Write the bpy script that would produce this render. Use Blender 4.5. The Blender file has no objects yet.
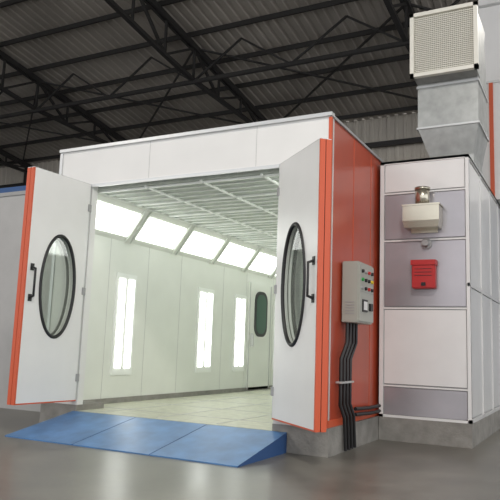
import bpy, bmesh, math
from mathutils import Vector, Matrix
sc=bpy.context.scene
try:
    sc.view_settings.view_transform='Standard'
except Exception: pass
col=sc.collection

# ---------------- materials
def mat(name,c,rough=.5,metal=0,noise=0,nscale=3,emit=None,es=0,bump=0,bscale=40,spec=.5):
    m=bpy.data.materials.new(name); m.use_nodes=True
    nt=m.node_tree; b=nt.nodes['Principled BSDF']
    b.inputs['Base Color'].default_value=(*c,1); b.inputs['Roughness'].default_value=rough
    b.inputs['Metallic'].default_value=metal
    b.inputs['Specular IOR Level'].default_value=spec
    tc=nt.nodes.new('ShaderNodeTexCoord')
    if noise:
        n=nt.nodes.new('ShaderNodeTexNoise'); n.inputs['Scale'].default_value=nscale; n.inputs['Detail'].default_value=6
        nt.links.new(tc.outputs['Object'],n.inputs['Vector'])
        r=nt.nodes.new('ShaderNodeValToRGB')
        r.color_ramp.elements[0].position=.3; r.color_ramp.elements[1].position=.7
        r.color_ramp.elements[0].color=(*[x*(1-noise) for x in c],1)
        r.color_ramp.elements[1].color=(*[min(1,x*(1+noise)) for x in c],1)
        nt.links.new(n.outputs['Fac'],r.inputs['Fac']); nt.links.new(r.outputs['Color'],b.inputs['Base Color'])
    if bump:
        n2=nt.nodes.new('ShaderNodeTexNoise'); n2.inputs['Scale'].default_value=bscale
        nt.links.new(tc.outputs['Object'],n2.inputs['Vector'])
        bp=nt.nodes.new('ShaderNodeBump'); bp.inputs['Strength'].default_value=bump; bp.inputs['Distance'].default_value=.02
        nt.links.new(n2.outputs['Fac'],bp.inputs['Height']); nt.links.new(bp.outputs['Normal'],b.inputs['Normal'])
    if emit:
        b.inputs['Emission Color'].default_value=(*emit,1); b.inputs['Emission Strength'].default_value=es
    return m
M={}
M['white']=mat('white_panel',(.76,.755,.74),.33,noise=.02)
M['seam']=mat('seam_grey',(.33,.33,.33),.5)
M['lseam']=mat('seam_light',(.5,.5,.49),.5)
M['inner']=mat('booth_inner_white',(.76,.78,.73),.4,noise=.02)
M['orange']=mat('orange_panel',(.42,.065,.03),.28,noise=.1,nscale=1.5)
M['orange2']=mat('orange_edge',(.58,.095,.035),.4)
M['alu']=mat('aluminium',(.6,.61,.61),.35,.6)
M['steel']=mat('galvanised',(.38,.39,.38),.42,.6,noise=.15,nscale=8)
M['inox']=mat('inox',(.56,.53,.44),.25,.85,noise=.06)
M['black']=mat('black_rubber',(.012,.012,.013),.45)
M['truss']=mat('truss_steel',(.026,.024,.023),.6)
M['roof']=mat('roof_sheet',(.33,.30,.265),.65,noise=.22,nscale=.35)
M['hallwall']=mat('hall_wall_sheet',(.52,.48,.42),.6,noise=.08,nscale=.7)
M['bluewall']=mat('hall_wall_blue',(.13,.16,.21),.6,noise=.08)
M['conc']=mat('concrete_base',(.25,.24,.22),.8,noise=.2,nscale=6,bump=.3)
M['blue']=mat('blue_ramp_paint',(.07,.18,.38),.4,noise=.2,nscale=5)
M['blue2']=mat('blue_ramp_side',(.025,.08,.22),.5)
M['ahu']=mat('ahu_panel',(.40,.385,.41),.22,.35,noise=.12,nscale=1.5)
M['ahuw']=mat('ahu_white',(.76,.755,.75),.25,noise=.03)
M['red']=mat('red_box',(.48,.02,.02),.4)
M['grey']=mat('control_grey',(.38,.385,.345),.45)
M['green']=mat('green_btn',(.02,.3,.06),.4)
M['yellow']=mat('yellow_btn',(.7,.5,.03),.4)
M['dkgreen']=mat('dark_green',(.02,.08,.05),.4)
M['light']=mat('lamp_diffuser',(1,1,1),.5,emit=(.97,1,.95),es=4.4)
M['filter']=mat('ceiling_filter',(.48,.515,.47),.9,noise=.08,nscale=20)
M['filterframe']=mat('filter_frame',(.85,.87,.84),.4)
M['bfloor']=mat('booth_floor',(.46,.47,.37),.5,noise=.15,nscale=10)
M['partition']=mat('partition',(.42,.415,.41),.5,noise=.05)
M['mesh']=mat('grille_back',(.40,.385,.33),.6)
M['gframe']=mat('grille_frame',(.8,.78,.70),.4)
g=bpy.data.materials.new('window_glass'); g.use_nodes=True; nt=g.node_tree; nt.nodes.clear()
o=nt.nodes.new('ShaderNodeOutputMaterial'); mx=nt.nodes.new('ShaderNodeMixShader'); tr=nt.nodes.new('ShaderNodeBsdfTransparent'); gl=nt.nodes.new('ShaderNodeBsdfGlossy')
tr.inputs[0].default_value=(.78,.82,.78,1); gl.inputs['Roughness'].default_value=.05; mx.inputs[0].default_value=.12
nt.links.new(tr.outputs[0],mx.inputs[1]); nt.links.new(gl.outputs[0],mx.inputs[2]); nt.links.new(mx.outputs[0],o.inputs[0]); M['glass']=g
f=bpy.data.materials.new('hall_floor'); f.use_nodes=True; nt=f.node_tree; b=nt.nodes['Principled BSDF']
tc=nt.nodes.new('ShaderNodeTexCoord'); n=nt.nodes.new('ShaderNodeTexNoise'); n.inputs['Scale'].default_value=1.3; n.inputs['Detail'].default_value=12; n.inputs['Roughness'].default_value=.7
r=nt.nodes.new('ShaderNodeValToRGB'); r.color_ramp.elements[0].color=(.085,.08,.07,1); r.color_ramp.elements[1].color=(.21,.20,.175,1)
r.color_ramp.elements[0].position=.3; r.color_ramp.elements[1].position=.75
nt.links.new(tc.outputs['Object'],n.inputs['Vector']); nt.links.new(n.outputs['Fac'],r.inputs['Fac']); nt.links.new(r.outputs['Color'],b.inputs['Base Color'])
mr=nt.nodes.new('ShaderNodeMapRange'); mr.inputs['To Min'].default_value=.22; mr.inputs['To Max'].default_value=.42
nt.links.new(n.outputs['Fac'],mr.inputs['Value']); nt.links.new(mr.outputs['Result'],b.inputs['Roughness']); M['floor']=f

# ---------------- helpers
def empty(name,loc=(0,0,0)):
    e=bpy.data.objects.new(name,None); e.empty_display_size=.2; e.location=loc; col.objects.link(e); return e
def fin(name,bm,m,parent=None,smooth=False):
    me=bpy.data.meshes.new(name); bmesh.ops.recalc_face_normals(bm,faces=bm.faces[:]); bm.to_mesh(me); bm.free()
    ms=m if isinstance(m,(list,tuple)) else [m]
    for x in ms: me.materials.append(M[x])
    if smooth:
        for p in me.polygons: p.use_smooth=len(p.vertices)<8
    ob=bpy.data.objects.new(name,me); col.objects.link(ob)
    if parent: ob.parent=parent
    return ob
def addbox(bm,p0,p1,mi=0):
    xs=sorted((p0[0],p1[0]));ys=sorted((p0[1],p1[1]));zs=sorted((p0[2],p1[2]))
    v=[bm.verts.new((x,y,z)) for x in xs for y in ys for z in zs]
    for q in ((0,1,3,2),(4,6,7,5),(0,4,5,1),(2,3,7,6),(0,2,6,4),(1,5,7,3)):
        fc=bm.faces.new([v[i] for i in q]); fc.material_index=mi
def box(name,m,p0,p1,parent=None,bev=0):
    bm=bmesh.new(); addbox(bm,p0,p1)
    if bev: bmesh.ops.bevel(bm,geom=bm.edges[:],offset=bev,segments=2,affect='EDGES')
    return fin(name,bm,m,parent)
def boxes(name,m,lst,parent=None):
    bm=bmesh.new()
    for t in lst: addbox(bm,t[0],t[1],t[2] if len(t)>2 else 0)
    return fin(name,bm,m,parent)
def bar(bm,a,b,w,h=None):
    h=h or w; a=Vector(a);b=Vector(b);d=(b-a).normalized()
    up=Vector((0,0,1)) if abs(d.z)<.95 else Vector((0,1,0))
    s=d.cross(up).normalized()*w/2; u=s.cross(d).normalized()*h/2
    v=[bm.verts.new(p+q) for p in (a,b) for q in (s+u,-s+u,-s-u,s-u)]
    for q in ((0,1,2,3),(7,6,5,4),(0,4,5,1),(1,5,6,2),(2,6,7,3),(3,7,4,0)): bm.faces.new([v[i] for i in q])
def tube(name,pts,r,m,parent=None,cyc=False):
    cu=bpy.data.curves.new(name,'CURVE'); cu.dimensions='3D'; cu.bevel_depth=r; cu.bevel_resolution=3
    s=cu.splines.new('POLY'); s.points.add(len(pts)-1)
    for i,p in enumerate(pts): s.points[i].co=(*p,1)
    s.use_cyclic_u=cyc; cu.materials.append(M[m]); cu.use_fill_caps=True
    ob=bpy.data.objects.new(name,cu); col.objects.link(ob)
    if parent: ob.parent=parent
    return ob

# ---------------- hall
box('floor','floor',(-26,-14,-.1),(14,14.3,0))
E=8.5; SL=.15; YB=14
def roofz(y): return E+(YB-y)*SL if y>-2 else E+16*SL-(-2-y)*SL
bm=bmesh.new()
x=-26; prof=[]
while x<14:
    prof+=[(x,0),(x+.14,0),(x+.17,.03),(x+.25,.03)]; x+=.28
ys=[14.2,-2,-14]; rows=[]
for y in ys: rows.append([bm.verts.new((px,y,roofz(y)+.22+dz)) for px,dz in prof])
for r_ in range(2):
    for i in range(len(prof)-1): bm.faces.new((rows[r_][i],rows[r_][i+1],rows[r_+1][i+1],rows[r_+1][i]))
fin('ceiling',bm,'roof')
bm=bmesh.new()
bmv=[]
for px,dz in prof: bmv.append([bm.verts.new((px,YB+.1-dz,zz)) for zz in (0,6.3,8.72)])
for i in range(len(prof)-1):
    for k in range(2):
        fc=bm.faces.new((bmv[i][k],bmv[i+1][k],bmv[i+1][k+1],bmv[i][k+1])); fc.material_index=0 if k else 1
fin('wall_back',bm,['hallwall','bluewall'])
bm=bmesh.new(); y=-14; pv=[]
while y<14.0:
    for dy,dx in ((0,0),(.14,0),(.18,.05),(.26,.05)): pv.append((y+dy,dx))
    y+=.3
vv=[[bm.verts.new((-26+dx,y,zz)) for zz in (0,6.3,roofz(y)+.2)] for y,dx in pv]
for i in range(len(pv)-1):
    for k in range(2):
        fc=bm.faces.new((vv[i][k],vv[i+1][k],vv[i+1][k+1],vv[i][k+1])); fc.material_index=0 if k else 1
fin('wall_left',bm,['hallwall','bluewall'])
root=empty('roof_truss_structure')
for i,tx in enumerate((-19.35,-13.35,-7.35,-1.35,4.65,10.65)):
    bm=bmesh.new()
    for off in (-.06,.06):
        bar(bm,(tx+off,14,roofz(14)),(tx+off,-2,roofz(-2)),.07,.16)
        bar(bm,(tx+off,-2,roofz(-2)),(tx+off,-14,roofz(-14)),.07,.16)
    lo=lambda y: roofz(y)-.25-.75*min(1,(14-y)/6)
    pts=[14-1.4*k for k in range(12)]
    for a,b_ in zip(pts,pts[1:]): bar(bm,(tx,a,lo(a)),(tx,b_,lo(b_)),.12,.1)
    for k,(a,b_) in enumerate(zip(pts,pts[1:])):
        if k%2: bar(bm,(tx,a,lo(a)),(tx,b_,roofz(b_)),.07)
        else: bar(bm,(tx,a,roofz(a)),(tx,b_,lo(b_)),.07)
        bar(bm,(tx,b_,roofz(b_)),(tx,b_,lo(b_)),.06)
    fin('truss_%d'%i,bm,'truss',root)
    box('post_%d'%i,'truss',(tx-.13,13.75,0),(tx+.13,14.0,roofz(14)),root)
bm=bmesh.new(); y=13.6
while y>-13:
    bar(bm,(-26,y,roofz(y)+.14),(14,y,roofz(y)+.14),.06,.13); y-=1.4
for yy in (8.4,2.8): 
    zz=roofz(yy)-1.0
    bar(bm,(-26,yy,zz),(14,yy,zz),.1,.1)
    k=-25.35
    while k<11:
        bar(bm,(k,yy,zz),(k+1.5,yy,roofz(yy)),.05); bar(bm,(k+1.5,yy,roofz(yy)),(k+3,yy,zz),.05); k+=3
for a in (-19.35,-13.35,-7.35,-1.35):
    bar(bm,(a,13.5,roofz(13.5)),(a+6,8.4,roofz(8.4)),.05); bar(bm,(a+6,13.5,roofz(13.5)),(a,8.4,roofz(8.4)),.05)
bar(bm,(-26,13.8,7.7),(14,13.8,7.7),.12,.16); bar(bm,(-26,13.8,6.3),(14,13.8,6.3),.12,.16)
fin('purlins',bm,'truss',root)

# ---------------- spray booth
W=-3.77; D=7.4; H=3.5; OL=-3.2; OR=-.57; OT=3.0; FZ=.2
booth=empty('spray_booth')
boxes('base','conc',[((W,-.02,0),(OL,.5,.27)),((OR+.0,-.02,0),(.04,.5,.27)),((W,.5,0),(W+.2,D,.27)),((-.16,.5,0),(.04,D,.27)),((W+.2,D-.2,0),(-.16,D,.27)),((OL,.02,0),(OR,.5,.17))],booth)
box('booth_floor','bfloor',(W+.1,.0,.17),(-.1,D-.05,.2),booth)
boxes('floor_grate','lseam',[((-2.9+.8*i,.1,.2),(-2.88+.8*i,D-.2,.204)) for i in range(4)]+[((-3.6,.6+1.0*i,.2),(-.2,.62+1.0*i,.203)) for i in range(7)],booth)
boxes('front_frame','white',[((W,0,.27),(OL,.1,OT)),((OR,0,.27),(0,.1,OT)),((W,0,OT),(0,.1,H))],booth)
boxes('front_seams','lseam',[((-2.34,-.002,OT),(-2.334,.0,H)),((-.88,-.002,OT),(-.874,0,H))],booth)
boxes('front_trim','alu',[((W-.02,-.03,H-.02),(.02,.06,H+.02)),((OL-.03,-.02,OT-.03),(OR+.03,.0,OT+.01)),((W-.015,-.015,.27),(W+.03,.03,H-.03))],booth)
box('side_left','white',(W,.1,.27),(W+.07,D,H),booth)
boxes('side_right',['orange','inner'],[((-.05,.1,.27),(0,D,H)),((-.1,.1,.2),(-.051,D,2.95),1)],booth)
boxes('side_right_joints','orange2',[((0,y,.3),(.004,y+.012,H-.05)) for y in (.75,1.4,3.3,4.4,5.5)],booth)
boxes('side_right_trim',['orange2','alu'],[((-.02,-.012,.27),(.012,.03,H-.03)),((-.01,.04,.27),(.012,D,.34)),((.0,.035,.34),(.01,.06,H-.05),1)],booth)
boxes('side_right_topcap','seam',[((-.06,.06,H-.03),(.02,D,H))],booth)
boxes('back_wall','inner',[((W,D-.08,.27),(0,D,H))],booth)
box('booth_roof','steel',(W,.1,H-.04),(-.06,D,H),booth)
IX=W+.17
box('inner_wall_left','inner',(IX-.03,.1,.2),(IX,D-.08,2.95),booth)
boxes('inner_wall_joints','lseam',[((IX,y,.2),(IX+.002,y+.006,2.5)) for y in (.9,1.8,2.7,4.1,5.0,6.2)],booth)
def slant(sign,x0,name):
    bmf=bmesh.new(); bml=bmesh.new()
    A=Vector((x0,0,2.48)); B=Vector((x0+sign*.34,0,2.93))
    n=Vector((sign*.45,0,-.34)).normalized()
    def q(bm,a,b,y0,y1,off,th):
        vs=[]
        for y in (y0,y1):
            for P in (a,b):
                for k in (off,off-th):
                    p=P+n*k; vs.append(bm.verts.new((p.x,y,p.z)))
        for s in ((0,1,3,2),(4,6,7,5),(0,4,5,1),(2,3,7,6),(0,2,6,4),(1,5,7,3)): bm.faces.new([vs[i] for i in s])
    q(bmf,A,B,.1,D-.1,0,.02)
    for k in range(6):
        y0=.18+1.19*k; y1=y0+.98
        q(bml,A.lerp(B,.16),A.lerp(B,.84),y0,y1,.012,.01)
        for yy in (y0-.06,y1+.03): q(bmf,A,B,yy,yy+.03,.025,.025)
    fin(name+'_housing',bmf,'inner',booth); fin(name+'_diffusers',bml,'light',booth)
slant(1,IX,'ceiling_lights_left'); slant(-1,-.1,'ceiling_lights_right')
fr=[];lt=[]
for y0,y1 in ((1.12,1.46),(3.3,3.7),(4.6,4.92),(6.3,6.65)):
    fr.append(((IX,y0-.06,.58),(IX+.02,y1+.06,2.02)))
    mid=(y0+y1)/2
    lt.append(((IX+.02,y0,.68),(IX+.03,mid-.04,1.94))); lt.append(((IX+.02,mid+.04,.68),(IX+.03,y1,1.94)))
boxes('wall_light_frames','filterframe',fr,booth); boxes('wall_light_diffusers','light',lt,booth)
boxes('service_door',['inner','lseam'],[((IX,5.1,.22),(IX+.03,6.05,2.3),0),((IX+.03,5.1,.22),(IX+.04,5.12,2.3),1),((IX+.03,6.03,.22),(IX+.04,6.05,2.3),1),((IX+.03,5.18,1.05),(IX+.09,5.21,1.3),1)],booth)
def rr_prism(name,m,y0,y1,z0,z1,xa,xb,rad,parent):
    bm=bmesh.new(); P=[]
    for cy,cz,a0 in ((y1-rad,z1-rad,0),(y0+rad,z1-rad,90),(y0+rad,z0+rad,180),(y1-rad,z0+rad,270)):
        for k in range(9):
            t=math.radians(a0+90*k/8); P.append((cy+rad*math.cos(t),cz+rad*math.sin(t)))
    A=[bm.verts.new((xa,p[0],p[1])) for p in P]; B=[bm.verts.new((xb,p[0],p[1])) for p in P]
    bm.faces.new(A); bm.faces.new(B)
    for i in range(len(P)): j=(i+1)%len(P); bm.faces.new((A[i],A[j],B[j],B[i]))
    fin(name,bm,m,parent)
rr_prism('service_door_window_frame','black',5.32,5.86,1.25,2.15,IX+.03,IX+.05,.2,booth)
rr_prism('service_door_window','dkgreen',5.38,5.80,1.31,2.09,IX+.05,IX+.054,.17,booth)
box('filter_ceiling','filter',(W+.1,.1,2.96),(-.1,D-.08,3.0),booth)
gr=[]
x=W+.5
while x<-.45: gr.append(((x,.1,2.935),(x+.022,D-.1,2.96))); x+=.8
y=.15
while y<D-.1: gr.append(((W+.4,y,2.935),(-.4,y+.03,2.958))); y+=.8
boxes('ceiling_grid','filterframe',gr,booth)
bm=bmesh.new(); y=.35
while y<D-.1:
    bar(bm,(W+.42,y,2.95),(-.42,y,2.95),.014); y+=.2
fin('ceiling_wires',bm,'filterframe',booth)

# ---------------- doors
def door(hx,hy,ox,oy,side,cf,rx):
    root=empty('folding_door' , (hx,hy,0))
    L=math.hypot(ox-hx,oy-hy); ang=math.atan2(oy-hy,ox-hx)
    root.rotation_euler=(0,0,ang)
    z0,z1=.33,3.0; cx=L*cf; cz=1.67; rz=.6; N=64
    for j,(ya,yb) in enumerate(((0,-side*.05),(-side*.062,-side*.112))):
        bm=bmesh.new()
        rings=[]
        for yv in (ya,yb):
            outer=[];inner=[]
            for i in range(N):
                t=2*math.pi*i/N; c,s=math.cos(t),math.sin(t)
                inner.append(bm.verts.new((cx+rx*c,yv,cz+rz*s)))
                kx=((L-cx) if c>0 else cx)/abs(c) if abs(c)>1e-6 else 1e9
                kz=((z1-cz) if s>0 else (cz-z0))/abs(s) if abs(s)>1e-6 else 1e9
                k=min(kx,kz); outer.append(bm.verts.new((cx+k*c,yv,cz+k*s)))
            rings.append((outer,inner))
            for i in range(N):
                o1,o2=outer[i],outer[(i+1)%N]
                i1,i2=inner[i],inner[(i+1)%N]
                d=(abs(o1.co.x-o2.co.x)>1e-4 and abs(o1.co.z-o2.co.z)>1e-4)
                if d:
                    X=0 if min(o1.co.x,o2.co.x)<1e-4 else L
                    Z=z1 if max(o1.co.z,o2.co.z)>z1-1e-4 else z0
                    cv=bm.verts.new((X,yv,Z)); bm.faces.new((o1,cv,o2,i2,i1))
                else: bm.faces.new((o1,o2,i2,i1))
        for i in range(N):
            bm.faces.new((rings[0][1][i],rings[0][1][(i+1)%N],rings[1][1][(i+1)%N],rings[1][1][i]))
        fin('leaf_%d'%j,bm,'white',root)
        lo,hi=sorted((ya,yb))
        e=.002
        boxes('leaf_edge_%d'%j,['orange2','alu'],[((L,lo-e,z0),(L+.02,hi+e,z1)),((-.012,lo,z0),(0,hi,z1),1),((-.01,lo,z0-.015),(L+.02,hi,z0)),((-.01,lo,z1),(L+.02,hi,z1+.006),1)],root)
        bm=bmesh.new()
        bmesh.ops.create_circle(bm,cap_ends=True,segments=64,radius=1)
        for v in bm.verts: v.co=Vector((cx+rx*v.co.x,(ya+yb)/2,cz+rz*v.co.y))
        fin('glass_%d'%j,bm,'glass',root)
    box('leaf_gap_seal','black',(L-.01,-side*.05,z0),(L+.012,-side*.062,z1),root)
    T=[2*math.pi*i/64 for i in range(64)]
    tube('window_gasket',[(cx+rx*math.cos(t),0,cz+rz*math.sin(t)) for t in T],.02,'black',root,True)
    tube('window_gasket_back',[(cx+rx*math.cos(t),-side*.112,cz+rz*math.sin(t)) for t in T],.02,'black',root,True)
    tube('handle',[(L-.07,0,1.5),(L-.07,side*.06,1.52),(L-.07,side*.06,1.83),(L-.07,0,1.85)],.014,'black',root)
    boxes('handle_plate','black',[((L-.095,0,1.46),(L-.045,side*.008,1.54)),((L-.095,0,1.81),(L-.045,side*.008,1.89))],root)
    boxes('hinges','seam',[((-.03,side*.0,z),(.02,side*.012,z+.09)) for z in (.55,1.6,2.65)],root)
    return root
door(OL-.01,-.03,-3.265,-.91,1,.47,.26)
door(OR+.0,-.03,.155,-.69,-1,.46,.27)

# ---------------- ramp
bm=bmesh.new(); rl,rr=-3.23,-.40; yf,yb=-1.05,-.03
def wedge(bm,x0,x1):
    v=[bm.verts.new(p) for p in ((x0,yf,0),(x1,yf,0),(x1,yb,0),(x0,yb,0),(x0,yf,.012),(x1,yf,.012),(x1,yb,.2),(x0,yb,.2))]
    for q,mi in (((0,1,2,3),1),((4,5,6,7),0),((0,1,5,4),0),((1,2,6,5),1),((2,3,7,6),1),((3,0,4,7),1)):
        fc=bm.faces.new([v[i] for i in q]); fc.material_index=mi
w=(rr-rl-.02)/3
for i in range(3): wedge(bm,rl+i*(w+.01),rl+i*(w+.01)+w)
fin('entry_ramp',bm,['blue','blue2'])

# ---------------- air handling cabinet
ahu=empty('air_handling_unit')
y0=1.66; x0=.045; x1=1.12; y1=6.2; zt=3.42
box('plinth','conc',(x0,y0+.0,0),(x1+.0,y1,.27),ahu)
box('core','seam',(x0+.03,y0+.03,.27),(x1-.03,y1-.03,zt-.03),ahu)
zs=[.28,.64,1.57,2.4,3.0,3.4]
fp=[]
for a,b_ in zip(zs,zs[1:]): fp.append(((x0+.06,y0+.012,a+.025),(x1-.05,y0+.03,b_-.02),1 if (a<1.5 and a>.3) or a>2.9 else 0))
boxes('front_panels',['ahu','ahuw'],fp,ahu)
rb=[((x0,y0,.27),(x0+.05,y0+.03,zt)),((x1-.04,y0,.27),(x1,y0+.04,zt)),((x0,y0,zt-.04),(x1,y0+.03,zt)),((x0,y0,.27),(x1,y0+.03,.3))]
for z in zs[1:-1]: rb.append(((x0,y0+.006,z-.01),(x1,y0+.03,z+.01)))
ys=[y0+.04,2.6,3.5,4.4,5.3,y1]
for y in ys: rb.append(((x1-.03,y-.02,.27),(x1,y+.02,zt)))
rb+= [((x1-.03,y0,zt-.04),(x1,y1,zt)),((x1-.03,y0,.27),(x1,y1,.31)),((x1-.03,y0,1.83),(x1-.001,y1,1.87))]
boxes('frame_profiles','ahuw',rb,ahu)
sp=[]
for a,b_ in zip(ys,ys[1:]):
    sp.append(((x1-.04,a+.03,.33),(x1-.012,b_-.03,1.82))); sp.append(((x1-.04,a+.03,1.88),(x1-.012,b_-.03,zt-.06)))
boxes('side_panels','ahuw',sp,ahu)
box('top_panel','steel',(x0,y0,zt-.03),(x1,y1,zt),ahu)
sb=empty('burner_box')
bm=bmesh.new()
def frust(bm,b0,b1,z0_,z1_):
    a=[bm.verts.new(p) for p in ((b0[0],y0-b0[2],z0_),(b0[1],y0-b0[2],z0_),(b0[1],y0,z0_),(b0[0],y0,z0_))]
    c=[bm.verts.new(p) for p in ((b1[0],y0-b1[2],z1_),(b1[1],y0-b1[2],z1_),(b1[1],y0,z1_),(b1[0],y0,z1_))]
    bm.faces.new(a); bm.faces.new(c)
    for i in range(4): bm.faces.new((a[i],a[(i+1)%4],c[(i+1)%4],c[i]))
frust(bm,(.40,.80,.2),(.385,.815,.22),2.52,2.60); frust(bm,(.385,.815,.22),(.385,.815,.22),2.60,2.78); frust(bm,(.375,.825,.23),(.375,.825,.23),2.78,2.80)
fin('body',bm,'inox',sb)
boxes('wall_bracket','inox',[((.44,y0-.02,2.48),(.76,y0,2.54))],sb)
bm=bmesh.new(); bmesh.ops.create_cone(bm,cap_ends=True,segments=40,radius1=.085,radius2=.085,depth=.22,matrix=Matrix.Translation((.60,y0-.12,2.90)))
bmesh.ops.create_cone(bm,cap_ends=True,segments=40,radius1=.093,radius2=.093,depth=.03,matrix=Matrix.Translation((.60,y0-.12,3.0)))
fin('vent_stub',bm,'inox',sb,True)
sw=empty('round_switch')
bm=bmesh.new(); bmesh.ops.create_cone(bm,cap_ends=True,segments=24,radius1=.045,radius2=.035,depth=.07,matrix=Matrix.Translation((.62,y0-.04,2.35))@Matrix.Rotation(math.pi/2,4,'X'))
bmesh.ops.create_cone(bm,cap_ends=True,segments=24,radius1=.065,radius2=.065,depth=.012,matrix=Matrix.Translation((.62,y0-.006,2.35))@Matrix.Rotation(math.pi/2,4,'X'))
fin('knob',bm,'seam',sw)
rbx=empty('red_alarm_box')
box('body','red',(.465,y0-.1,1.80),(.74,y0,2.13),rbx,.012)
boxes('lid_and_latch',['red','black'],[((.455,y0-.115,2.08),(.75,y0,2.14)),((.58,y0-.115,1.83),(.63,y0-.1,1.87),1)]+[((.5,y0-.104,1.95+.04*i),(.7,y0-.099,1.956+.04*i),1) for i in range(3)],rbx)

# ---------------- intake duct with grille
du=empty('air_intake_duct')
gx0,gx1,gz0,gz1,gy=.37,1.22,4.58,5.46,1.9
def loft(name,secs,m,parent,caps=False):
    bm=bmesh.new(); R=[[bm.verts.new(p) for p in s] for s in secs]
    for a,b_ in zip(R,R[1:]):
        for i in range(4): bm.faces.new((a[i],a[(i+1)%4],b_[(i+1)%4],b_[i]))
    if caps: bm.faces.new(R[0]); bm.faces.new(R[-1])
    return fin(name,bm,m,parent)
def rect(xa,xb,ya,yb,z): return [(xa,ya,z),(xb,ya,z),(xb,yb,z),(xa,yb,z)]
loft('duct_body',[rect(.55,1.1,2.2,2.9,zt),rect(.55,1.1,2.2,2.9,3.58),rect(.42,1.18,2.08,2.9,3.95),rect(.42,1.18,2.08,2.9,4.55),
  [(.4,1.98,4.6),(1.19,1.98,4.6),(1.19,2.6,5.44),(.4,2.6,5.44)]],'steel',du)
loft('duct_elbow',[[(gx0+.03,gy+.02,gz0+.02),(gx1-.03,gy+.02,gz0+.02),(gx1-.03,gy+.02,gz1-.02),(gx0+.03,gy+.02,gz1-.02)],[(gx0+.03,2.2,gz0+.0),(gx1-.03,2.2,gz0+.0),(gx1-.03,2.75,gz1-.02),(gx0+.03,2.75,gz1-.02)]],'steel',du,True)
boxes('duct_flanges','alu',[((.53,2.18,zt),(1.115,2.92,zt+.03)),((.405,2.065,3.94),(1.195,2.92,3.965)),((.405,2.065,4.5),(1.195,2.92,4.53))],du)
gf=[((gx0,gy-.05,gz0),(gx1,gy+.02,gz0+.05)),((gx0,gy-.05,gz1-.05),(gx1,gy+.02,gz1)),((gx0,gy-.05,gz0),(gx0+.05,gy+.02,gz1)),((gx1-.05,gy-.05,gz0),(gx1,gy+.02,gz1))]
boxes('grille_frame','gframe',gf,du)
box('grille_backing','mesh',(gx0+.04,gy,gz0+.04),(gx1-.04,gy+.015,gz1-.04),du)
bm=bmesh.new()
for i in range(1,30):
    z=gz0+.05+i*(gz1-gz0-.1)/30
    bar(bm,(gx0+.04,gy-.02,z),(gx1-.04,gy-.02,z),.01)
    x=gx0+.05+i*(gx1-gx0-.1)/30; bar(bm,(x,gy-.012,gz0+.04),(x,gy-.012,gz1-.04),.006)
fin('grille_mesh',bm,'gframe',du)
ex=empty('exhaust_duct')
boxes('tower','ahuw',[((.9,4.2,zt),(1.95,5.1,8.3))],ex)
boxes('tower_edge','orange2',[((1.04,4.17,zt),(1.10,4.2,5.3))],ex)
boxes('tower_flanges','alu',[((.88,4.18,z),(1.97,5.12,z+.04)) for z in (5.3,6.6)],ex)

# ---------------- electrical control panel
cp=empty('control_panel')
box('body','grey',(.02,.36,1.33),(.2,.86,1.98),cp,.008)
boxes('lid',['grey','seam'],[((.2,.37,1.35),(.215,.85,1.96)),((.215,.385,1.66),(.217,.835,1.665),1)],cp)
mats=['seam','green','red','yellow','black']
bm=bmesh.new()
k=0
for r_ in range(3):
    for c_ in range(4):
        m4=Matrix.Translation((.225,.44+.11*c_,1.88-.09*r_))@Matrix.Rotation(math.pi/2,4,'Y')
        res=bmesh.ops.create_cone(bm,cap_ends=True,segments=16,radius1=.02,radius2=.017,depth=.025,matrix=m4)
        for v in res['verts']:
            for fc in v.link_faces: fc.material_index=(4,0,2,4,1,4,4,3,0,4,2,4)[k]
        k+=1
fin('buttons',bm,mats,cp)
boxes('meter',['black','white'],[((.215,.45,1.45),(.23,.6,1.58)),((.23,.465,1.47),(.232,.585,1.56),1),((.215,.68,1.47),(.24,.76,1.55),0)],cp)
boxes('near_vent','seam',[((.06,.355,1.42+.03*i),(.16,.36,1.43+.03*i)) for i in range(5)],cp)
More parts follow.
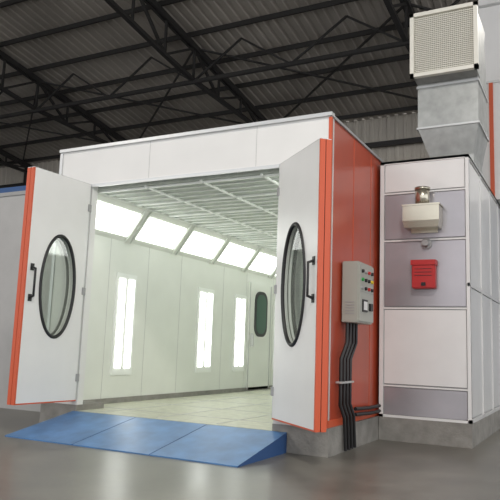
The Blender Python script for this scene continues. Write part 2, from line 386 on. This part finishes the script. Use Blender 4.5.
cd=empty('cable_conduits')
for i in range(4):
    yy=.40+.1*i
    pts=[(.07,yy,1.33),(.07,yy,1.12),(.05,yy-.12,.95),(.05,yy-.12,.48),(.07,yy-.05,.35),(.07,yy,.02)]
    tube('conduit_%d'%i,pts,.018,'black',cd)
tube('floor_conduit',[(.07,.70,.36),(.07,1.2,.34),(.07,1.6,.34)],.02,'black',cd)
tube('floor_conduit_b',[(.07,.70,.42),(.07,1.2,.40),(.07,1.6,.40)],.02,'black',cd)
boxes('conduit_clamps','alu',[((.01,.24,.7),(.08,.62,.72))],cd)

# ---------------- left neighbouring partition
pa=empty('partition_wall')
boxes('panels','partition',[((-12,1.0,0),(-4.55,1.1,3.3))],pa)
boxes('panel_profiles','seam',[((-12,.98,3.28),(-4.53,1.12,3.34)),((-7.2,.995,0),(-7.19,1.0,3.3))],pa)
boxes('blue_cap','blue2',[((-12,.98,3.34),(-4.53,1.12,3.42))],pa)

# ---------------- added area fills to brighten hall and roof, no real fixtures
for i,(lx,ly,e_) in enumerate(((-9,-6,440),(3,-6,560),(-9,6,240),(4,7,240))):
    ld=bpy.data.lights.new('fill_light','AREA'); ld.shape='DISK'; ld.size=1.2; ld.energy=e_; ld.color=(1,.95,.88)
    lo_=bpy.data.objects.new('fill_light',ld); lo_.location=(lx,ly,8.2); col.objects.link(lo_)
w=bpy.data.worlds.new('world'); sc.world=w; w.use_nodes=True
w.node_tree.nodes['Background'].inputs[0].default_value=(.97,.98,1,1); w.node_tree.nodes['Background'].inputs[1].default_value=1.55

# ---------------- camera
cam=bpy.data.cameras.new('camera'); co=bpy.data.objects.new('camera',cam); col.objects.link(co)
fwd=Vector((-.4624,.8752,.1471)).normalized(); rt=Vector((.886,.461,.0359)); rt=(rt-fwd*rt.dot(fwd)).normalized(); up=rt.cross(fwd)
m=Matrix((rt,up,-fwd)).transposed().to_4x4(); m.translation=Vector((2.386,-6.241,1.033)); co.matrix_world=m
cam.sensor_width=36; cam.lens=655/500*36; sc.camera=co
